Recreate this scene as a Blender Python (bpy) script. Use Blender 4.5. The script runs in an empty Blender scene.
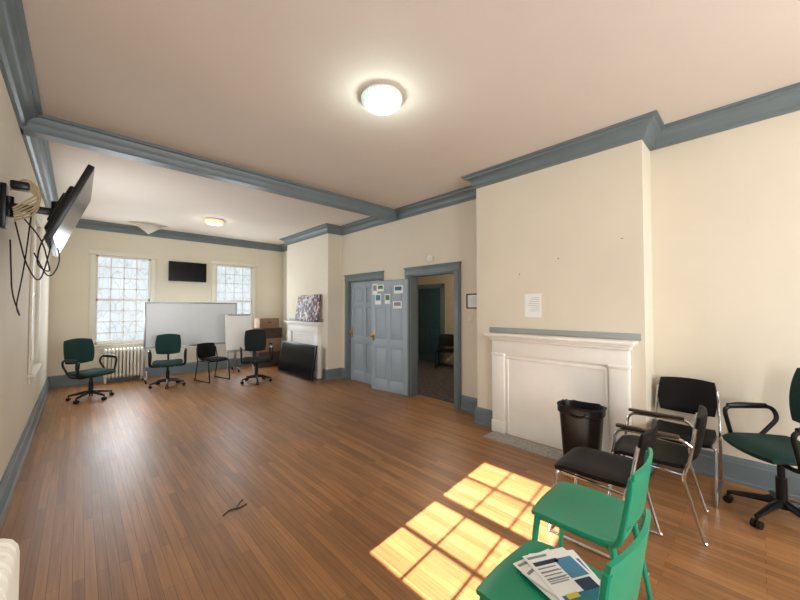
import bpy, bmesh, math, random
from mathutils import Vector, Matrix, Euler
random.seed(4)
sc=bpy.context.scene
sc.view_settings.view_transform='Standard'
H=3.24; XL=-.4; XR=4.15; YF=9.2; YB=-2.2; XB=3.8

def lin(h):
    h=h.lstrip('#'); o=[]
    for i in (0,2,4):
        c=int(h[i:i+2],16)/255
        o.append(c/12.92 if c<=.04045 else ((c+.055)/1.055)**2.4)
    return (*o,1)
def mat(name,hexc,rough=.5,metal=0,var=.06,scale=6,bump=0,bscale=80,coat=0,spec=.5):
    m=bpy.data.materials.new(name); m.use_nodes=True
    nt=m.node_tree; N=nt.nodes; L=nt.links; p=N['Principled BSDF']
    p.inputs['Roughness'].default_value=rough; p.inputs['Metallic'].default_value=metal
    p.inputs['Coat Weight'].default_value=coat
    p.inputs['Specular IOR Level'].default_value=spec
    c=lin(hexc)
    tc=N.new('ShaderNodeTexCoord'); n=N.new('ShaderNodeTexNoise'); n.inputs['Scale'].default_value=scale; n.inputs['Detail'].default_value=4
    L.new(tc.outputs['Object'],n.inputs['Vector'])
    r=N.new('ShaderNodeValToRGB'); L.new(n.outputs['Fac'],r.inputs['Fac'])
    r.color_ramp.elements[0].position=.3; r.color_ramp.elements[1].position=.7
    r.color_ramp.elements[0].color=(*[x*(1-var) for x in c[:3]],1)
    r.color_ramp.elements[1].color=(*[min(1,x*(1+var)) for x in c[:3]],1)
    L.new(r.outputs['Color'],p.inputs['Base Color'])
    if bump:
        n2=N.new('ShaderNodeTexNoise'); n2.inputs['Scale'].default_value=bscale; L.new(tc.outputs['Object'],n2.inputs['Vector'])
        b=N.new('ShaderNodeBump'); b.inputs['Strength'].default_value=bump; b.inputs['Distance'].default_value=.01
        L.new(n2.outputs['Fac'],b.inputs['Height']); L.new(b.outputs['Normal'],p.inputs['Normal'])
    return m
def emis(name,hexc,s):
    m=bpy.data.materials.new(name); m.use_nodes=True; nt=m.node_tree
    p=nt.nodes['Principled BSDF']; p.inputs['Base Color'].default_value=lin(hexc)
    p.inputs['Emission Color'].default_value=lin(hexc); p.inputs['Emission Strength'].default_value=s
    return m

M_wall=mat('wall_paint','E1D8C4',.75,var=.03,scale=1.3,bump=.08)
M_ceil=mat('ceiling_paint','DCD1C4',.8,var=.03,scale=.9,bump=.08,bscale=50)
M_trim=mat('blue_grey_trim','6C787B',.42,var=.06,scale=3)
M_door=mat('door_paint','9DABB5',.42,var=.04,scale=3)
M_cream=mat('cream_wood','E2DCCB',.45,var=.02)
M_white=mat('white_paint','F0ECE3',.45,var=.02)
M_strip=mat('mantel_strip_grey','9CA09A',.5,var=.04)
M_black=mat('black_plastic','0E0F10',.35,var=.1,spec=.35)
M_blkv=mat('black_vinyl','090809',.5,var=.15,scale=12,bump=.1,bscale=120,spec=.22)
M_blkm=mat('black_metal','0D0E10',.35,metal=.3)
M_screen=mat('screen_glass','08090C',.2,var=.05,spec=.25)
M_chrome=mat('chrome','C9CBCC',.16,metal=1,var=.02)
M_alu=mat('aluminium','A6A9AB',.35,metal=.9,var=.02)
M_green=mat('green_plastic','0E8C69',.33,var=.04,scale=5)
M_fabg=mat('green_fabric','0A332E',.9,var=.2,scale=60,bump=.3,bscale=300)
M_fabk=mat('dark_fabric','141B1A',.9,var=.2,scale=60,bump=.3,bscale=300)
M_arm=mat('brown_armrest','3C2820',.4,var=.15)
M_paper=mat('paper','F2F2EE',.7,var=.01)
M_teal=mat('print_teal','0F6F80',.6); M_navy=mat('print_navy','15324E',.6); M_yel=mat('print_yellow','D8C23A',.6)
M_prgr=mat('print_green','3F7F4A',.6); M_prt=mat('print_grey','8A9096',.7); M_prr=mat('print_blue','4C86A8',.7)
M_brass=mat('brass','B08A45',.3,metal=.9)
M_rad=mat('radiator_paint','E3DECF',.4,var=.03)
M_stone=mat('hearth_stone','A5A198',.6,var=.25,scale=45)
M_card=mat('cardboard','8A6F55',.8,var=.08)
M_cardd=mat('cardboard_dark','4A3A30',.8,var=.1)
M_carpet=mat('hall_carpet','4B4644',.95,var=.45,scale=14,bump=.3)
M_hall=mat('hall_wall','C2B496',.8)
M_hdoor=mat('hall_door_paint','34505A',.5)
M_cable=mat('cream_cable','C7B48C',.5)
M_wb=mat('whiteboard_surface','DCE1E2',.25,var=.01)

def floor_mat():
    m=bpy.data.materials.new('oak_strip_floor'); m.use_nodes=True; nt=m.node_tree; N=nt.nodes; L=nt.links; p=N['Principled BSDF']
    tc=N.new('ShaderNodeTexCoord'); mp=N.new('ShaderNodeMapping'); mp.inputs['Rotation'].default_value=(0,0,math.pi/2)
    L.new(tc.outputs['Object'],mp.inputs['Vector'])
    def brick(c1,c2,cm,w,off):
        b=N.new('ShaderNodeTexBrick'); b.inputs['Scale'].default_value=1; b.inputs['Brick Width'].default_value=w
        b.inputs['Row Height'].default_value=.05; b.inputs['Mortar Size'].default_value=.0011; b.inputs['Mortar Smooth'].default_value=.3
        b.offset=off; b.inputs['Color1'].default_value=c1; b.inputs['Color2'].default_value=c2; b.inputs['Mortar'].default_value=cm
        L.new(mp.outputs['Vector'],b.inputs['Vector']); return b
    b=brick(lin('8F653E'),lin('AE7D4E'),lin('5A3B23'),1.1,.37)
    mp2=N.new('ShaderNodeMapping'); mp2.inputs['Scale'].default_value=(60,2.5,1); L.new(tc.outputs['Object'],mp2.inputs['Vector'])
    n=N.new('ShaderNodeTexNoise'); n.inputs['Scale'].default_value=1; n.inputs['Detail'].default_value=6; L.new(mp2.outputs['Vector'],n.inputs['Vector'])
    r=N.new('ShaderNodeValToRGB'); r.color_ramp.elements[0].position=.3;r.color_ramp.elements[1].position=.7
    r.color_ramp.elements[0].color=(.76,.73,.70,1); r.color_ramp.elements[1].color=(1.1,1.08,1.05,1); L.new(n.outputs['Fac'],r.inputs['Fac'])
    mx=N.new('ShaderNodeMixRGB'); mx.blend_type='MULTIPLY'; mx.inputs['Fac'].default_value=1
    L.new(b.outputs['Color'],mx.inputs['Color1']); L.new(r.outputs['Color'],mx.inputs['Color2'])
    n3=N.new('ShaderNodeTexNoise'); n3.inputs['Scale'].default_value=.9; n3.inputs['Detail'].default_value=7; L.new(tc.outputs['Object'],n3.inputs['Vector'])
    r3=N.new('ShaderNodeValToRGB'); r3.color_ramp.elements[0].position=.3;r3.color_ramp.elements[1].position=.7
    r3.color_ramp.elements[0].color=(.78,.76,.74,1); r3.color_ramp.elements[1].color=(1.08,1.06,1.04,1); L.new(n3.outputs['Fac'],r3.inputs['Fac'])
    mx2=N.new('ShaderNodeMixRGB'); mx2.blend_type='MULTIPLY'; mx2.inputs['Fac'].default_value=1
    L.new(mx.outputs['Color'],mx2.inputs['Color1']); L.new(r3.outputs['Color'],mx2.inputs['Color2'])
    L.new(mx2.outputs['Color'],p.inputs['Base Color'])
    mr=N.new('ShaderNodeMapRange'); mr.inputs['To Min'].default_value=.27; mr.inputs['To Max'].default_value=.48
    L.new(n3.outputs['Fac'],mr.inputs['Value']); L.new(mr.outputs['Result'],p.inputs['Roughness'])
    bp=N.new('ShaderNodeBump'); bp.inputs['Strength'].default_value=.2; bp.inputs['Distance'].default_value=.003
    L.new(b.outputs['Fac'],bp.inputs['Height']); bp.invert=True; L.new(bp.outputs['Normal'],p.inputs['Normal'])
    return m
M_floor=floor_mat()
def pane_mat():
    m=bpy.data.materials.new('window_glass_daylight'); m.use_nodes=True; nt=m.node_tree; N=nt.nodes; L=nt.links; p=N['Principled BSDF']
    tc=N.new('ShaderNodeTexCoord')
    n=N.new('ShaderNodeTexNoise'); n.inputs['Scale'].default_value=1.8; n.inputs['Detail'].default_value=6; n.inputs['Roughness'].default_value=.6
    L.new(tc.outputs['Object'],n.inputs['Vector'])
    mpv=N.new('ShaderNodeMapping'); mpv.inputs['Scale'].default_value=(1.4,1,.45); L.new(tc.outputs['Object'],mpv.inputs['Vector'])
    nd=N.new('ShaderNodeTexNoise'); nd.inputs['Scale'].default_value=2.2; L.new(mpv.outputs['Vector'],nd.inputs['Vector'])
    ad=N.new('ShaderNodeMixRGB'); ad.blend_type='ADD'; ad.inputs['Fac'].default_value=.35
    L.new(mpv.outputs['Vector'],ad.inputs['Color1']); L.new(nd.outputs['Color'],ad.inputs['Color2'])
    v=N.new('ShaderNodeTexVoronoi'); v.feature='DISTANCE_TO_EDGE'; v.inputs['Scale'].default_value=7; L.new(ad.outputs['Color'],v.inputs['Vector'])
    r=N.new('ShaderNodeValToRGB'); r.color_ramp.elements[0].position=.38;r.color_ramp.elements[1].position=.62
    r.color_ramp.elements[0].color=lin('CFDADF'); r.color_ramp.elements[1].color=lin('E2ECF3'); L.new(n.outputs['Fac'],r.inputs['Fac'])
    r2=N.new('ShaderNodeValToRGB'); r2.color_ramp.elements[0].position=0;r2.color_ramp.elements[1].position=.05
    r2.color_ramp.elements[0].color=(.72,.73,.72,1); r2.color_ramp.elements[1].color=(1,1,1,1); L.new(v.outputs['Distance'],r2.inputs['Fac'])
    mx=N.new('ShaderNodeMixRGB'); mx.blend_type='MULTIPLY'; mx.inputs['Fac'].default_value=1
    L.new(r.outputs['Color'],mx.inputs['Color1']); L.new(r2.outputs['Color'],mx.inputs['Color2'])
    L.new(mx.outputs['Color'],p.inputs['Emission Color']); p.inputs['Emission Strength'].default_value=1.12
    p.inputs['Base Color'].default_value=(.05,.05,.06,1); p.inputs['Roughness'].default_value=.4
    return m
M_pane=pane_mat()
def art_mat():
    m=bpy.data.materials.new('abstract_painting'); m.use_nodes=True; nt=m.node_tree; N=nt.nodes; L=nt.links; p=N['Principled BSDF']
    tc=N.new('ShaderNodeTexCoord')
    v=N.new('ShaderNodeTexVoronoi'); v.inputs['Scale'].default_value=20; L.new(tc.outputs['Object'],v.inputs['Vector'])
    r=N.new('ShaderNodeValToRGB'); r.color_ramp.interpolation='CONSTANT'; cr=r.color_ramp
    cols=['23202B','A89AA0','6E3B48','D8D0CA','454E70','A07468','2D3A34','C8BCC0']
    cr.elements[0].color=lin(cols[0]); cr.elements[0].position=0; cr.elements[1].position=.14; cr.elements[1].color=lin(cols[1])
    for i,cc in enumerate(cols[2:]):
        e=cr.elements.new(.26+i*.12); e.color=lin(cc)
    sp=N.new('ShaderNodeSeparateColor'); L.new(v.outputs['Color'],sp.inputs['Color'])
    L.new(sp.outputs['Red'],r.inputs['Fac']); L.new(r.outputs['Color'],p.inputs['Base Color'])
    return m
M_art=art_mat()

class B:
    def __init__(s): s.v=[];s.f=[];s.fm=[];s.mats=[]
    def mi(s,m):
        if m not in s.mats: s.mats.append(m)
        return s.mats.index(m)
    def add(s,vs,fs,m):
        o=len(s.v); s.v+= [Vector(x) for x in vs]; k=s.mi(m)
        for f in fs: s.f.append([i+o for i in f]); s.fm.append(k)
    def box(s,c,d,m,bev=0,rot=None,seg=2):
        bm=bmesh.new(); bmesh.ops.create_cube(bm,size=1)
        for v in bm.verts: v.co=Vector((v.co.x*d[0],v.co.y*d[1],v.co.z*d[2]))
        if bev: bmesh.ops.bevel(bm,geom=bm.edges[:],offset=min(bev,min(d)*.49),segments=seg,profile=.5,affect='EDGES')
        R=(rot if isinstance(rot,Matrix) else Euler(rot).to_matrix()) if rot is not None else Matrix.Identity(3)
        bm.verts.index_update()
        s.add([R@v.co+Vector(c) for v in bm.verts],[[v.index for v in f.verts] for f in bm.faces],m); bm.free()
    def bb(s,x0,x1,y0,y1,z0,z1,m,bev=0):
        s.box(((x0+x1)/2,(y0+y1)/2,(z0+z1)/2),(abs(x1-x0),abs(y1-y0),abs(z1-z0)),m,bev)
    def rings(s,rs,m,cap=True,closed=False):
        n=len(rs[0]); vs=[p for r in rs for p in r]; fs=[]
        R=len(rs)
        for i in range(R if closed else R-1):
            a=i*n; b2=((i+1)%R)*n
            for j in range(n): fs.append([a+j,a+(j+1)%n,b2+(j+1)%n,b2+j])
        if cap and not closed: fs.append(list(range(n))[::-1]); fs.append([(R-1)*n+j for j in range(n)])
        s.add(vs,fs,m)
    def tube(s,pts,r,m,n=10,closed=False):
        pts=[Vector(p) for p in pts]; N=len(pts)
        T=[]
        for i in range(N):
            if closed: t=pts[(i+1)%N]-pts[i-1]
            else: t=pts[min(i+1,N-1)]-pts[max(i-1,0)]
            T.append(t.normalized())
        up=Vector((0,0,1)) if abs(T[0].z)<.9 else Vector((1,0,0))
        x=T[0].cross(up).normalized(); rs=[]
        for i in range(N):
            x=(x-T[i]*x.dot(T[i])).normalized(); y=T[i].cross(x)
            rr=r[i] if isinstance(r,(list,tuple)) else r
            rs.append([pts[i]+(x*math.cos(2*math.pi*k/n)+y*math.sin(2*math.pi*k/n))*rr for k in range(n)])
        s.rings(rs,m,closed=closed)
    def cyl(s,p0,p1,r,m,r1=None,n=20): s.tube([p0,p1],[r,r if r1 is None else r1],m,n)
    def lathe(s,prof,c,m,n=32):
        s.rings([[Vector(c)+Vector((r*math.cos(2*math.pi*k/n),r*math.sin(2*math.pi*k/n),z)) for k in range(n)] for r,z in prof],m)
    def shell(s,f,th,m,nu=14,nv=14,puff=0):
        P=[[Vector(f(-1+2*i/nu,-1+2*j/nv)) for j in range(nv+1)] for i in range(nu+1)]
        A=[];Bk=[]
        for i in range(nu+1):
            for j in range(nv+1):
                du=P[min(i+1,nu)][j]-P[max(i-1,0)][j]; dv=P[i][min(j+1,nv)]-P[i][max(j-1,0)]
                nn=du.cross(dv).normalized()
                a=max(abs(-1+2*i/nu),abs(-1+2*j/nv)); t=th/2*(1-puff*a**5)
                A.append(P[i][j]+nn*t); Bk.append(P[i][j]-nn*t)
        K=(nu+1)*(nv+1); idx=lambda i,j:i*(nv+1)+j; fs=[]
        for i in range(nu):
            for j in range(nv):
                q=[idx(i,j),idx(i+1,j),idx(i+1,j+1),idx(i,j+1)]
                fs.append(q); fs.append([K+x for x in q[::-1]])
        bd=[idx(i,0) for i in range(nu)]+[idx(nu,j) for j in range(nv)]+[idx(i,nv) for i in range(nu,0,-1)]+[idx(0,j) for j in range(nv,0,-1)]
        for k in range(len(bd)):
            a,b2=bd[k],bd[(k+1)%len(bd)]; fs.append([b2,a,K+a,K+b2])
        s.add(A+Bk,fs,m)
    def prof(s,path,profile,m):
        path=[Vector((p[0],p[1])) for p in path]; N=len(path); rs=[]
        for i in range(N):
            ns=[]
            if i>0: d=(path[i]-path[i-1]).normalized(); ns.append(Vector((-d.y,d.x)))
            if i<N-1: d=(path[i+1]-path[i]).normalized(); ns.append(Vector((-d.y,d.x)))
            mm=ns[0] if len(ns)==1 else (ns[0]+ns[1])/(1+ns[0].dot(ns[1]))
            rs.append([Vector((path[i].x+mm.x*d_,path[i].y+mm.y*d_,z)) for d_,z in profile])
        s.rings(rs,m)
    def done(s,name,loc=(0,0,0),rz=0,ang=35):
        me=bpy.data.meshes.new(name); me.from_pydata([tuple(v) for v in s.v],[],s.f)
        for m in s.mats: me.materials.append(m)
        for p,k in zip(me.polygons,s.fm): p.material_index=k; p.use_smooth=True
        bm=bmesh.new(); bm.from_mesh(me); bmesh.ops.recalc_face_normals(bm,faces=bm.faces[:]); bm.to_mesh(me); bm.free()
        me.set_sharp_from_angle(angle=math.radians(ang)); me.update()
        o=bpy.data.objects.new(name,me); sc.collection.objects.link(o); o.location=loc; o.rotation_euler=(0,0,rz)
        return o
def fil(pts,r,n=5):
    pts=[Vector(p) for p in pts]; out=[pts[0]]
    for i in range(1,len(pts)-1):
        a=(pts[i-1]-pts[i]); b=(pts[i+1]-pts[i]); rr=min(r,a.length*.49,b.length*.49)
        p0=pts[i]+a.normalized()*rr; p1=pts[i]+b.normalized()*rr
        for k in range(n+1):
            t=k/n; out.append(p0*(1-t)**2+pts[i]*2*t*(1-t)+p1*t*t)
    out.append(pts[-1]); return out
def sq(a,b,k=.3): return a*math.sqrt(1-k*b*b/1.0*.5),b*math.sqrt(1-k*a*a*.5)

# ---------------- ROOM -----------------
b=B(); b.bb(XL-.2,XR+.15,YB-.2,YF+.2,-.1,0,M_floor); b.done('floor')
b=B(); b.bb(XL-.3,XR+.3,YB-.3,YF+.3,H,H+.1,M_ceil); b.done('ceiling')
def wallY(b,x0,x1,y0,y1,ops,m,z1=H):
    y=y0
    for (a,c,z0,zt) in sorted(ops):
        b.bb(x0,x1,y,a,0,z1,m)
        if z0>0: b.bb(x0,x1,a,c,0,z0,m)
        b.bb(x0,x1,a,c,zt,z1,m); y=c
    b.bb(x0,x1,y,y1,0,z1,m)
def wallX(b,y0,y1,x0,x1,ops,m):
    x=x0
    for (a,c,z0,zt) in sorted(ops):
        b.bb(x,a,y0,y1,0,H,m)
        if z0>0: b.bb(a,c,y0,y1,0,z0,m)
        b.bb(a,c,y0,y1,zt,H,m); x=c
    b.bb(x,x1,y0,y1,0,H,m)
WZ0,WZ1=.76,2.58
NW=(.56,1.50,1.20,2.46)
b=B(); wallY(b,XL-.12,XL,YB,YF,[NW,(5.7,6.65,WZ0,WZ1)],M_wall); b.done('wall_left')
b=B(); wallX(b,YF,YF+.12,XL-.12,XR+.15,[(.24,1.15,WZ0,WZ1),(2.45,3.34,WZ0,WZ1)],M_wall); b.done('wall_far')
b=B(); wallX(b,YB-.12,YB,XL-.12,XR+.15,[(.3,1.5,.7,2.6),(2.3,3.5,.7,2.6)],M_wall); b.done('wall_back')  # openings added in the unseen back wall to let fill light in
b=B(); wallY(b,XR,XR+.15,YB,YF,[(3.18,4.12,0,2.06),(4.95,5.95,0,2.06)],M_wall)
b.bb(XB,XR,.73,2.55,0,H,M_wall); b.bb(XB,XR,6.22,8.15,0,H,M_wall); b.done('wall_right')

crown=[(0,H-.165),(.016,H-.165),(.02,H-.14),(.04,H-.128),(.05,H-.085),(.085,H-.05),(.105,H-.045),(.112,H-.024),(.14,H-.02),(.14,H),(0,H)]
path=[(XR,YB),(XR,.73),(XB,.73),(XB,2.55),(XR,2.55),(XR,6.22),(XB,6.22),(XB,8.15),(XR,8.15),(XR,YF),(XL,YF),(XL,YB)]
b=B(); b.prof(path,crown,M_trim); b.done('trim_crown')
base=[(0,0),(.038,0),(.038,.02),(.028,.03),(.028,.165),(.02,.175),(.02,.195),(.008,.215),(0,.215)]
for i,(nm,pp) in enumerate([('baseboard_right',[(XR,YB),(XR,.73),(XB,.73),(XB,.83)]),('baseboard_right',[(XB,2.29),(XB,2.55),(XR,2.55),(XR,3.05)]),
    ('baseboard_right',[(XR,4.26),(XR,4.81)]),('baseboard_right',[(XR,6.08),(XR,6.22),(XB,6.22),(XB,6.38)]),
    ('baseboard_far',[(XB,7.98),(XB,8.15),(XR,8.15),(XR,YF),(XL,YF)]),('baseboard_left',[(XL,YF),(XL,YB)])]):
    b=B(); b.prof(pp,base,M_trim); b.done(nm)
# beam
b=B(); bp=[(-.12,H),(-.12,H-.03),(-.10,H-.035),(-.095,H-.06),(-.08,H-.09),(-.07,H-.105),(-.07,H-.165),(.07,H-.165),(.07,H-.105),(.08,H-.09),(.095,H-.06),(.10,H-.035),(.12,H-.03),(.12,H)]
b.rings([[Vector((x,4.50+d,z)) for d,z in bp] for x in (XL,XR)],M_trim); b.done('ceiling_beam')

# windows ------------------
def window(name,w,z0,z1,loc,rz,pane=True,cols=3,rows=3,casing=True):
    b=B(); h=z1-z0; ya=.05
    if casing:
        for sx in (-1,1): b.box((sx*(w/2+.04),-.012,(z0+z1)/2),(.10,.022,h+.0),M_cream,.006)
        b.box((0,-.014,z1+.05),(w+.22,.026,.10),M_cream,.008)
        b.box((0,-.03,z0-.02),(w+.24,.07,.035),M_cream,.008)
        b.box((0,-.01,z0-.075),(w+.16,.018,.07),M_cream,.004)
    for sx in (-1,1): b.box((sx*(w/2-.02),ya,(z0+z1)/2),(.04,.06,h),M_white,.004)
    for z,t in ((z0+.03,.06),(z1-.02,.04),((z0+z1)/2,.05)): b.box((0,ya,z),(w,.06,t),M_white,.004)
    for i in range(1,cols): b.box((-w/2+.03+(w-.06)*i/cols,ya,(z0+z1)/2),(.018,.025,h),M_white)
    for i in range(1,rows*2):
        if i!=rows: b.box((0,ya,z0+h*i/(rows*2)),(w-.04,.025,.018),M_white)
    if pane: b.box((0,ya+.025,(z0+z1)/2),(w-.01,.006,h-.01),M_pane)
    return b.done(name,loc,rz)
window('window_1',.91,WZ0,WZ1,(.695,YF,0),0,cols=4,rows=4)
window('window_2',.89,WZ0,WZ1,(2.895,YF,0),0,cols=4,rows=4)
window('window_3',.95,WZ0,WZ1,(XL,6.175,0),math.pi/2)
window('window_4',NW[1]-NW[0],NW[2],NW[3],(XL,(NW[0]+NW[1])/2,0),math.pi/2,pane=False,cols=3,rows=2)
window('fill_window_1',1.2,.7,2.6,(.9,YB,0),math.pi,pane=False)  # added window out of view, frames the first back fill light
window('fill_window_2',1.2,.7,2.6,(2.9,YB,0),math.pi,pane=False)  # second added window out of view, for the other fill light

# doors --------------------
def casing(name,y0,y1,zt):
    b=B(); w=.12
    for (a,c) in ((y0-w,y0),(y1,y1+w)):
        b.bb(XR-.03,XR,a,c,0,zt,M_trim,.006)
        b.bb(XR-.042,XR-.028,a+.02,c-.06 if a<y0 else c-.02,0,zt,M_trim,.005)
    b.bb(XR-.034,XR,y0-w,y1+w,zt,zt+.12,M_trim,.006)
    b.bb(XR-.05,XR,y0-w-.015,y1+w+.015,zt+.11,zt+.135,M_trim,.005)
    b.bb(XR,XR+.15,y0,y0+.02,0,zt,M_trim); b.bb(XR,XR+.15,y1-.02,y1,0,zt,M_trim); b.bb(XR,XR+.15,y0,y1,zt-.02,zt,M_trim)
    b.done(name)
casing('trim_door_1',3.18,4.12,2.06); casing('trim_door_2',4.95,5.95,2.06)
def door(name,w,h,loc,rz,papers=False):
    b=B(); t=.04; st=.105
    rows=[(.0,.2),(.78,.92),(1.5,1.6),(h-.13,h)]
    for x in (st/2,w-st/2,w/2): b.box((x,0,h/2),(st if x!=w/2 else .09,t,h),M_door,.003)
    for a,c in rows: b.box((w/2,0,(a+c)/2),(w-.01,t-.001,c-a),M_door,.003)
    for i in range(3):
        za,zb=rows[i][1],rows[i+1][0]
        for xa,xb in ((st,w/2-.045),(w/2+.045,w-st)):
            b.box(((xa+xb)/2,0,(za+zb)/2),(xb-xa,.012,zb-za),M_door)
            b.box(((xa+xb)/2,0,(za+zb)/2),(xb-xa-.06,.028,zb-za-.06),M_door,.01)
    for sy in (-1,1):
        b.cyl((w-.055,sy*.02,.98),(w-.055,sy*.055,.98),.009,M_brass)
        b.box((w-.055,sy*.022,.98),(.045,.006,.18),M_brass,.002)
        b.tube([(w-.055,sy*.05,.98),(w-.055,sy*.06,.98),(w-.055,sy*.075,.98),(w-.055,sy*.082,.98)],[.012,.026,.026,.012],M_brass,14)
    if papers:
        for (x,z,pw,ph,cm) in papers:
            b.box((x,.0215,z),(pw,.002,ph),M_paper); b.box((x,.0228,z+ph*.12),(pw*.75,.001,ph*.5),cm)
    return b.done(name,loc,rz)
th=math.radians(90)+math.asin(.13)
door('door_1',.85,1.99,(XR-.045,4.14,.005),th,[(.2,1.82,.2,.14,M_teal),(.62,1.86,.16,.12,M_prgr),(.68,1.66,.15,.2,M_prr),(.45,1.66,.13,.18,M_prgr),(.22,1.55,.2,.13,M_prt),(.76,1.84,.12,.2,M_prt)])
door('door_2',.96,2.03,(XR+.05,4.97,.005),math.radians(90))

# hall
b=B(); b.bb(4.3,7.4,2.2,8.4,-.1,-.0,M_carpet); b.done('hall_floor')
b=B(); b.bb(4.3,7.4,2.2,8.4,2.7,2.8,M_ceil); b.done('hall_ceiling')
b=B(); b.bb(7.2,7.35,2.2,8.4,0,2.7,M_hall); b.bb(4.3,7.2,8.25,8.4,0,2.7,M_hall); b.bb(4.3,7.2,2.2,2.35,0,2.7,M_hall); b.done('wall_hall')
b=B(); b.bb(7.15,7.2,5.85,5.97,0,2.15,M_trim,.005);b.bb(7.15,7.2,6.8,6.92,0,2.15,M_trim,.005);b.bb(7.15,7.2,5.85,6.92,2.05,2.17,M_trim,.005)
for z0,z1 in ((.2,.9),(1.05,1.9)):
    for y0,y1 in ((6.07,6.35),(6.43,6.72)): b.bb(7.155,7.175,y0,y1,z0,z1,M_hdoor,.008)
b.bb(7.17,7.2,5.97,6.8,0,2.05,M_hdoor); b.done('door_3')

# mantels
def mantel(name,yc,hw=.78):
    b=B(); X=XB
    b.bb(X-.17,X,yc-hw,yc+hw,1.16,1.195,M_white,.008)
    b.bb(X-.14,X,yc-hw+.03,yc+hw-.03,1.135,1.16,M_white,.006)
    b.bb(X-.115,X,yc-hw+.045,yc+hw-.045,1.105,1.135,M_white,.01)
    b.bb(X-.085,X,yc-hw+.065,yc+hw-.065,.95,1.105,M_white,.003)
    for s in (-1,1):
        yy=yc+s*(hw-.145)
        b.bb(X-.09,X,yy-.08,yy+.08,0,.95,M_white,.004)
        b.bb(X-.10,X,yy-.088,yy+.088,0,.14,M_white,.006)
        b.bb(X-.10,X,yy-.088,yy+.088,.925,.955,M_white,.006)
    b.bb(X-.06,X,yc-hw+.2,yc+hw-.2,0,.95,M_white)
    a=yc-hw+.24; c=yc+hw-.24
    b.bb(X-.07,X-.05,a,c,.89,.92,M_white,.006); b.bb(X-.07,X-.05,a,a+.03,0,.89,M_white,.006); b.bb(X-.07,X-.05,c-.03,c,0,.89,M_white,.006)
    b.bb(X-.012,X,yc-hw-.02,yc+hw+.02,1.195,1.26,M_strip,.003)  # thin grey strip on the wall above the shelf
    b.done(name)
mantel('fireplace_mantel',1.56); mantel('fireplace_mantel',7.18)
b=B()
for i in range(4):
    for j in range(22):
        b.bb(3.45+i*.06,3.507+i*.06,.92+j*.06,.977+j*.06,0.003,.012,M_stone,.002)
b.bb(3.445,3.69,.915,2.245,0,.006,M_stone); b.done('hearth')

# radiators
def radiator(name,n,loc,rz,h=.70,dep=.2,pitch=.06):
    b=B(); L=n*pitch
    for i in range(n):
        x=-L/2+pitch*(i+.5)
        loop=fil([(x,-dep/2+.02,h*.5),(x,-dep/2+.02,h-.02),(x,dep/2-.02,h-.02),(x,dep/2-.02,.1),(x,-dep/2+.02,.1),(x,-dep/2+.02,h*.5)],.045,4)[:-1]
        b.tube(loop,.021,M_rad,8,closed=True)
        b.tube([(x,0,.1),(x,0,h-.02)],.02,M_rad,8)
        b.box((x,0,h-.045),(.03,dep-.06,.05),M_rad,.012); b.box((x,0,.125),(.03,dep-.06,.05),M_rad,.012)
        if i in (0,n-1):
            for sy in (-1,1): b.tube([(x,sy*(dep/2-.03),.11),(x,sy*(dep/2-.02),.0)],[.022,.018],M_rad,8)
    for z in (.13,h-.06): b.cyl((-L/2,0,z),(L/2,0,z),.022,M_rad)
    b.cyl((L/2,0,.13),(L/2+.06,0,.13),.016,M_rad); b.cyl((L/2+.06,0,.0),(L/2+.06,0,.15),.014,M_rad)
    b.done(name,loc,rz)
radiator('radiator',19,(-.235,1.24,0),math.pi/2,h=.72)
radiator('radiator',11,(.70,YF-.17,0),0,h=.68,pitch=.058)

# ceiling lights
def clight(x,y,s,r=.165,c1='F4FFFC',c2='CFDDD8'):
    g=emis('lamp_glass_bright',c1,s); g2=emis('lamp_glass_rim',c2,.6)
    b=B(); z=H
    b.lathe([(r*.7,z),(r*.98,z-.004),(r*1.0,z-.02),(r*.97,z-.024)],(x,y,0),M_white)
    for k in range(48):
        a=2*math.pi*k/48
        b.tube([(x+r*.985*math.cos(a),y+r*.985*math.sin(a),z-.022),(x+r*.93*math.cos(a),y+r*.93*math.sin(a),z-.06),(x+r*.8*math.cos(a),y+r*.8*math.sin(a),z-.08)],.007,g2,6)
    b.lathe([(r*.95,z-.02),(r*.92,z-.055),(r*.8,z-.078),(r*.74,z-.08)],(x,y,0),g2,48)
    b.lathe([(r*.74,z-.076),(r*.6,z-.09),(r*.4,z-.098),(r*.15,z-.102),(.002,z-.103)],(x,y,0),g,40)
    b.lathe([(.02,z-.10),(.018,z-.112),(.006,z-.118)],(x,y,0),M_alu,16)
    b.done('ceiling_light')
clight(1.78,2.1,1.1); clight(1.93,7.37,1.3,c1='FFF6DC',c2='E6D8B4')
b=B()
b.shell(lambda a,c:(1.02+.36*a*(1-.35*(c+1)/2),8.72-.12*(c+1)/2+.03*math.sin(a*3),H-.005-.22*((c+1)/2)*(1-abs(a)*.8)),.004,M_white,16,8); b.done('hanging_ceiling_paper')

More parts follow.
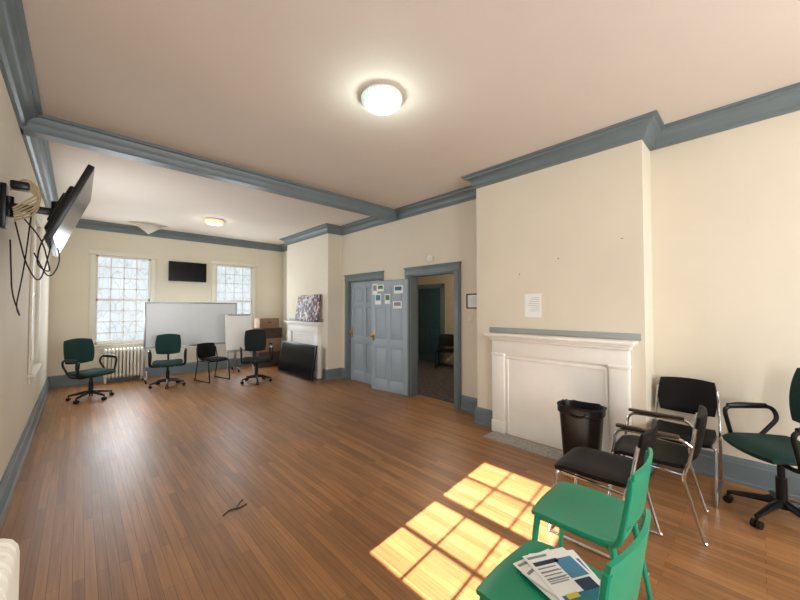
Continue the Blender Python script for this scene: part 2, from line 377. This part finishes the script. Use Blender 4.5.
# TVs
tl=math.radians(21); Rt=Euler((0,tl,0)).to_matrix(); C=Vector((-.05,3.47,2.18))
b=B(); b.box(C,(.035,.95,.55),M_black,.006,Rt)
b.box(C+Rt@Vector((.0178,0,.005)),(.002,.92,.51),M_screen,0,Rt)
b.box(C+Rt@Vector((-.035,0,-.03)),(.045,.6,.34),M_black,.015,Rt)
b.box(C+Rt@Vector((-.07,0,0)),(.03,.25,.22),M_blkm,.004,Rt)
b.box((-.383,3.55,2.2),(.03,.1,.3),M_blkm,.004); b.box((-.25,3.54,2.2),(.25,.045,.05),M_blkm,.005)
b.cyl((-.13,3.5,2.14),(-.13,3.5,2.27),.025,M_blkm); b.cyl((-.36,3.55,2.13),(-.36,3.55,2.27),.025,M_blkm)
b.box((-.3,3.45,2.33),(.09,.1,.05),M_blkm,.01)
for pts in ([(-.13,3.45,2.1),(-.2,3.4,1.95),(-.22,3.5,1.8),(-.15,3.55,1.75),(-.2,3.6,2.0),(-.3,3.6,2.15)],
            [(-.12,3.3,2.1),(-.16,3.3,1.8),(-.2,3.4,1.66),(-.27,3.5,1.8),(-.33,3.55,2.1)],
            [(-.25,3.5,2.17),(-.28,3.55,1.8),(-.33,3.7,1.5),(-.31,3.8,1.42),(-.36,3.8,1.6),(-.37,3.75,2.0)],
            [(-.14,3.6,2.05),(-.1,3.62,1.85),(-.16,3.6,1.7),(-.24,3.6,1.9)]):
    b.tube(fil(pts,.15,6),.0045,M_black,6)
for k in range(6):
    o=.014*k
    b.tube(fil([(-.33,3.5-o,2.10+o),(-.22,3.45,2.15+o*2),(-.2,3.42,2.32-o),(-.28,3.44,2.40-o),(-.35,3.5,2.30+o)],.1,6),.006,M_cable,6)
b.done('television')
b=B(); b.box((1.845,YF-.055,2.34),(.76,.045,.45),M_black,.008); b.box((1.845,YF-.0785,2.345),(.72,.003,.40),M_screen)
b.box((1.845,YF-.02,2.34),(.25,.03,.2),M_blkm); b.done('television')

# ---------------- chairs ----------------
def green_chair(loc,rz):
    b=B(); m=M_green
    def seat(a,c):
        x,y=sq(a,c,.32); return (x*.225,y*.21,.455-.012*(1-x*x)*(1-y*y)-.018*max(0,y-.5)**2*4+ .012*max(0,-y-.6))
    b.shell(seat,.016,m)
    def back(a,c):
        x,z=sq(a,c,.22); return (x*.215,-.215-.035*(z+1)/2-.03*(1-x*x)+.0,.665+z*.125)
    b.shell(back,.014,m)
    for s in (-1,1):
        b.tube(fil([(s*.195,-.165,.44),(s*.203,-.2,.47),(s*.203,-.218,.56),(s*.203,-.238,.68),(s*.203,-.248,.76)],.03),.0135,m)
        b.tube([(s*.19,.165,.45),(s*.205,.185,.25),(s*.222,.205,0)],[.017,.015,.011],m)
        b.tube([(s*.19,-.165,.45),(s*.205,-.2,.25),(s*.222,-.24,0)],[.017,.015,.011],m)
        b.box((s*.19,0,.432),(.016,.34,.03),m,.004)
    for y in (-.165,.165): b.box((0,y,.432),(.38,.016,.03),m,.004)
    return b.done('green_plastic_chair',loc,rz)
green_chair((1.935,.645,0),math.radians(2)); green_chair((1.295,.545,0),math.radians(-2))

def guest_chair(name,loc,rz,arms=False,seatw=.46,frame=None,bh=.80):
    fr=frame or M_chrome; b=B(); hw=seatw/2
    b.shell(lambda a,c:(sq(a,c,.3)[0]*hw,sq(a,c,.3)[1]*.22,.45-.012*(1-a*a)-.03*max(0,c-.6)**2*4),.055,M_blkv,puff=.55)
    b.shell(lambda a,c:(sq(a,c,.3)[0]*hw*.97,-.235-.05*(c+1)/2-.03*(1-a*a)+.0,(bh-.155)+sq(a,c,.3)[1]*.155),.035,M_blkv,puff=.55)
    for s in (-1,1):
        x=s*(hw+.012)
        rear=fil([(x*.93,-.268,bh-.08),(x,-.235,.5),(x,-.2,.40),(x,-.3,.02),(x,-.31,.011)],.04)
        b.tube(rear,.011,fr)
        if arms:
            ax=s*(hw+.03)
            b.tube(fil([(ax,.22,.011),(ax,.2,.40),(ax,.17,.63),(ax,-.2,.64),(x,-.245,.60)],.06),.011,fr)
            b.box((ax,-.01,.655),(.045,.36,.022),M_arm,.01)
            b.tube([(ax,.2,.41),(x*.7,.19,.42)],.01,fr)
        else:
            b.tube(fil([(x*.8,.17,.42),(x,.18,.42),(x,.235,.011)],.03),.011,fr)
        b.tube([(x*.95,-.2,.405),(x*.85,.17,.415)],.010,fr)
        if not arms: b.tube([(x,.235,.011),(x,-.31,.011)],.011,fr)
    b.tube([(-hw,-.2,.405),(hw,-.2,.405)],.010,fr); b.tube([(-hw*.8,.17,.415),(hw*.8,.17,.415)],.010,fr)
    return b.done(name,loc,rz)
guest_chair('black_guest_chair',(2.56,.77,0),math.radians(2),seatw=.45,bh=.78)
guest_chair('black_armchair',(3.11,.58,0),math.radians(4),arms=True,seatw=.45)
guest_chair('black_guest_chair',(3.75,.47,0),math.radians(90),seatw=.42,bh=.86)
guest_chair('stacking_chair',(2.06,7.82,0),math.radians(196),seatw=.40,frame=M_blkm,bh=.76)
guest_chair('stacking_chair',(6.75,5.45,0),math.radians(120),seatw=.44,frame=M_blkm,bh=.82)

def office(name,loc,rz,fab,arms=True,sh=.47,bw=.22,bhh=.22,br=0):
    b=B()
    for k in range(5):
        a=2*math.pi*k/5+.3+br; d=Vector((math.cos(a),math.sin(a),0)); t=Vector((-d.y,d.x,0))
        b.tube([d*.03+Vector((0,0,.125)),d*.15+Vector((0,0,.105)),d*.28+Vector((0,0,.078))],[.028,.022,.015],M_black,8)
        b.cyl(d*.28+Vector((0,0,.04)),d*.28+Vector((0,0,.085)),.009,M_black)
        for s in (-1,1): b.cyl(d*.28+t*s*.006+Vector((0,0,.027)),d*.28+t*s*.026+Vector((0,0,.027)),.027,M_black,n=14)
    b.cyl((0,0,.09),(0,0,.15),.042,M_black); b.cyl((0,0,.14),(0,0,.30),.03,M_black); b.cyl((0,0,.28),(0,0,sh-.08),.02,M_black)
    b.box((0,0,sh-.075),(.2,.24,.04),M_black,.01)
    b.shell(lambda a,c:(sq(a,c,.35)[0]*.245,sq(a,c,.35)[1]*.235,sh-.01-.025*max(0,c-.5)**2*4-.012*(1-a*a)),.075,fab,puff=.6)
    b.box((0,0,sh-.05),(.40,.38,.02),M_black,.008)
    b.tube(fil([(0,-.1,sh-.08),(0,-.29,sh-.07),(0,-.315,sh+.02),(0,-.29,sh+.28)],.07),.017,M_black)
    zc=sh+.11+bhh
    b.shell(lambda a,c:(sq(a,c,.4)[0]*bw,-.235-.04*(c+1)/2-.045*(1-a*a)+.015*(1-c*c),zc+sq(a,c,.4)[1]*bhh),.055,fab,puff=.6)
    b.shell(lambda a,c:(sq(a,c,.4)[0]*bw*.96,-.265-.04*(c+1)/2-.045*(1-a*a)+.015*(1-c*c),zc+sq(a,c,.4)[1]*bhh*.96),.012,M_black)
    if arms:
        for s in (-1,1):
            b.tube(fil([(s*.12,.1,sh-.075),(s*.285,.1,sh-.075),(s*.29,.16,sh+.19),(s*.29,-.17,sh+.205),(s*.275,-.2,sh+.12),(s*.275,-.03,sh-.075),(s*.12,-.03,sh-.075)],.06),.015,M_black)
            b.tube([(s*.29,.13,sh+.2),(s*.29,.05,sh+.207),(s*.29,-.13,sh+.212)],[.018,.024,.018],M_black)
    return b.done(name,loc,rz)
office('green_office_chair',(3.64,-.085,0),math.radians(36),M_fabg,True,.52,.22,.22,br=.5)
office('green_office_chair',(.17,7.6,0),math.radians(215),M_fabg,True,.46,.22,.21)
office('green_office_chair',(1.27,7.85,0),math.radians(170),M_fabg,True,.47,.21,.2)
office('black_office_chair',(2.65,7.05,0),math.radians(165),M_fabk,True,.48,.21,.23)

# flyers on near green chair
b=B(); z=.4675
items=[(-.02,.01,.12),(.03,.0,-.2),(.0,-.02,.35),(.01,.0,-.05)]
for k,(x,y,a) in enumerate(items):
    zz=z+.004*k; R=Euler((0,0,a)).to_matrix()
    b.box((x,y,zz),(.20,.26,.003),M_paper,0,R)
    def q(px,py,w,h,m,dz=.0018): b.box(Vector((x,y,zz+dz))+R@Vector((px,py,0)),(w,h,.0006),m,0,R)
    q(0,-.10,.17,.045,M_teal); q(-.045,.11,.09,.012,M_prt); q(.05,.03,.08,.1,M_prr); q(-.04,.0,.09,.004,M_prt); q(-.04,-.012,.09,.004,M_prt);q(-.04,.03,.09,.004,M_prt)
    if k==3:
        q(.045,-.055,.07,.05,M_navy,.0024); q(-.045,-.085,.05,.02,M_yel,.0024); q(-.03,.075,.11,.02,M_navy)
        for j in range(5): q(-.045,.05-.018*j,.08,.005,M_prt,.0026)
b.done('flyer_stack',(1.36,.53,0),math.radians(-25))

# trash can
b=B()
def rr(w,d,z,n=40,e=3.2):
    o=[]
    for k in range(n):
        a=2*math.pi*k/n; c_,s_=math.cos(a),math.sin(a)
        o.append(Vector((w*math.copysign(abs(c_)**(2/e),c_),d*math.copysign(abs(s_)**(2/e),s_),z)))
    return o
b.rings([rr(.10,.14,0),rr(.105,.145,.01),rr(.125,.178,.50),rr(.13,.183,.51),rr(.138,.194,.515),rr(.14,.196,.54),rr(.138,.194,.58),rr(.13,.184,.58),rr(.122,.176,.53),rr(.095,.14,.02)],M_black)
b.tube([p+Vector((random.uniform(-.004,.004),random.uniform(-.004,.004),.0+random.uniform(-.006,.006))) for p in rr(.138,.194,.578)],.007,M_blkv,6,closed=True)
for s in (-1,1): b.tube(fil([(-.14,s*.07,.54),(-.16,s*.05,.51),(-.16,s*.0,.50),(-.14,0,.51)],.02),.005,M_blkv,6)
b.done('trash_can',(3.42,1.16,.013),math.radians(5))

# whiteboard
b=B(); b.box((1.865,8.6,1.15),(1.74,.02,.92),M_wb); 
for z in (.69,1.61): b.box((1.865,8.6,z),(1.78,.032,.03),M_alu,.004)
for x in (.99,2.74):
    b.box((x,8.6,1.15),(.03,.034,.94),M_alu,.004); b.box((x,8.6,.62),(.03,.03,1.1),M_alu,.003)
    b.box((x,8.6,.085),(.035,.50,.03),M_alu,.006)
    for y in (8.37,8.83):
        b.cyl((x,y,.06),(x,y,.08),.008,M_black); b.cyl((x-.012,y,.03),(x+.012,y,.03),.03,M_black)
b.box((1.865,8.6,.30),(1.74,.025,.025),M_alu); b.box((1.865,8.57,.675),(1.3,.06,.012),M_alu,.003); b.done('rolling_whiteboard')
b=B(); Rz=Euler((math.radians(-10),0,0)).to_matrix()
b.box((0,0,.96),(.56,.015,.82),M_alu,.003,Rz); b.box((0,-.012,.965),(.54,.01,.79),M_paper,0,Rz); b.box((0,-.09,1.345),(.5,.02,.03),M_alu,.004,Rz)
for s in (-1,1): b.tube([(s*.12,.075,1.38),(s*.3,-.18,0.01)],.011,M_alu)
b.tube([(0,.09,1.34),(0,.22,0.01)],.011,M_alu); b.box((0,-.10,.54),(.56,.06,.02),M_alu,.003)
b.done('flipchart_easel',(2.62,8.08,0),math.radians(4))

# boxes
b=B()
for (x,y,z,w,d,h,m) in ((3.62,8.85,.0,.62,.45,.38,M_cardd),(3.6,8.85,.381,.56,.42,.34,M_card),(3.66,8.85,.722,.5,.4,.26,M_cardd),(3.58,8.85,.983,.5,.38,.25,M_card)):
    b.box((x,y,z+h/2),(w,d,h),m,.005); b.box((x,y,z+h-.0),(w+.004,.06,.003),M_cable); b.box((x,y-d/2,z+h*.6),(.09,.004,.03),M_black,.001)
b.done('cardboard_boxes')
b=B(); R=Euler((0,math.radians(9),0)).to_matrix()
cc=Vector((3.54,7.1,.365)); b.box(cc,(.025,1.62,.72),M_blkm,.005,R)
b.box(cc+R@Vector((-.013,0,0)),(.004,1.56,.66),M_screen,0,R)
for s in (-1,1): b.box(cc+R@Vector((-.012,s*.79,0)),(.01,.03,.72),M_black,.002,R)
b.done('leaning_blackboard')
b=B(); R=Euler((0,math.radians(8),0)).to_matrix(); cc=Vector((3.715,6.93,1.50))
b.box(cc,(.03,1.0,.59),M_art,.003,R); b.box(cc+R@Vector((.017,0,0)),(.006,.94,.53),M_cream,0,R); b.done('abstract_canvas')

# wall bits
def framed(name,x,y,z,w,h,fr=True):
    b=B()
    if fr:
        b.bb(x-.004,x,y-w/2+.006,y+w/2-.006,z-h/2+.006,z+h/2-.006,M_paper)
        for s in (-1,1):
            b.bb(x-.014,x,y+s*w/2-.009,y+s*w/2+.009,z-h/2,z+h/2,M_black,.002); b.bb(x-.014,x,y-w/2-.009,y+w/2+.009,z+s*h/2-.009,z+s*h/2+.009,M_black,.002)
    else: b.bb(x-.002,x,y-w/2,y+w/2,z-h/2,z+h/2,M_paper)
    for k in range(8): b.bb(x-.0052,x-.0015,y-w*.36,y+w*(.1+.05*(k%5)),z+h*(.32-.08*k),z+h*(.33-.08*k),M_prt)
    b.done(name)
framed('framed_notice',XR,2.84,1.60,.22,.2); framed('paper_notice',XB,1.79,1.53,.2,.27,False)
b=B(); b.bb(XR-.008,XR,2.86,2.93,1.27,1.39,M_cream,.003); b.bb(XR-.018,XR-.006,2.885,2.905,1.315,1.345,M_white,.002); b.done('light_switch')
b=B(); b.tube([(XR,3.66,2.30),(XR-.03,3.66,2.30),(XR-.045,3.66,2.30)],[.06,.058,.035],M_white,24); b.tube([(XR-.044,3.66,2.30),(XR-.052,3.66,2.30)],[.025,.02],M_cream,16); b.done('smoke_alarm')
b=B()
for (y,z) in ((.9,2.17),(1.5,2.04),(1.95,1.9)): b.cyl((XB,y,z),(XB-.012,y,z),.005,M_blkm,n=8)
b.done('wall_nails')
b=B(); b.tube(fil([(.78,2.68,.004),(.84,2.73,.004),(.90,2.70,.004),(.96,2.72,.004)],.03),.004,M_black,6); b.tube(fil([(.88,2.71,.004),(.93,2.78,.004),(.96,2.80,.004)],.03),.0035,M_black,6); b.done('floor_cable_scrap')

# lights ---------------
def area(name,loc,rot,sx,sy,e,col):
    l=bpy.data.lights.new(name,'AREA'); l.shape='RECTANGLE'; l.size=sx; l.size_y=sy; l.energy=e; l.color=col
    o=bpy.data.objects.new(name,l); sc.collection.objects.link(o); o.location=loc; o.rotation_euler=rot
R90=math.radians(90)
area('back_fill_1',(.9,YB-.15,1.65),(R90,0,0),1.15,1.85,104,(.98,.98,1))  # added fill light behind the camera, outside an invented window
area('back_fill_2',(2.9,YB-.15,1.65),(R90,0,0),1.15,1.85,78,(.98,.98,1))  # weaker added fill light, also behind the camera
area('window_daylight_3',(.695,YF-.06,1.67),(-R90,0,0),.85,1.75,32,(.85,.93,1))
area('window_daylight_4',(2.895,YF-.06,1.67),(-R90,0,0),.85,1.75,30,(.85,.93,1))
area('window_daylight_5',(XL+.06,6.175,1.67),(0,-R90,0),1.75,.9,40,(.9,.95,1))
def pt(name,loc,e,r,col):
    l=bpy.data.lights.new(name,'POINT'); l.energy=e; l.shadow_soft_size=r; l.color=col
    o=bpy.data.objects.new(name,l); sc.collection.objects.link(o); o.location=loc
pt('hall_fill',(5.6,4.6,2.4),34,.1,(1,.9,.75))  # added fill to brighten the hall, no fixture modelled
pt('ceiling_lamp_bulb_1',(1.78,2.1,H-.22),6.5,.04,(.84,1,.95))
pt('ceiling_lamp_bulb_2',(1.93,7.37,H-.22),3,.04,(1,.97,.88))
l=bpy.data.lights.new('sun','SUN'); l.energy=38; l.angle=.009; l.color=(1,.96,.93)
o=bpy.data.objects.new('sun',l); sc.collection.objects.link(o); o.rotation_euler=Vector((1,.12,-.72)).to_track_quat('-Z','Y').to_euler()
w=bpy.data.worlds.new('sky'); sc.world=w; w.use_nodes=True; bg=w.node_tree.nodes['Background']; bg.inputs['Color'].default_value=(.66,.81,1,1); bg.inputs['Strength'].default_value=1.8
# camera
cam=bpy.data.cameras.new('camera'); cam.sensor_width=36; cam.lens=15.3; cam.clip_start=.03
co=bpy.data.objects.new('camera',cam); sc.collection.objects.link(co); co.location=(0,0,1.5)
co.rotation_euler=(math.radians(91.35),0,math.radians(-43.4)); sc.camera=co
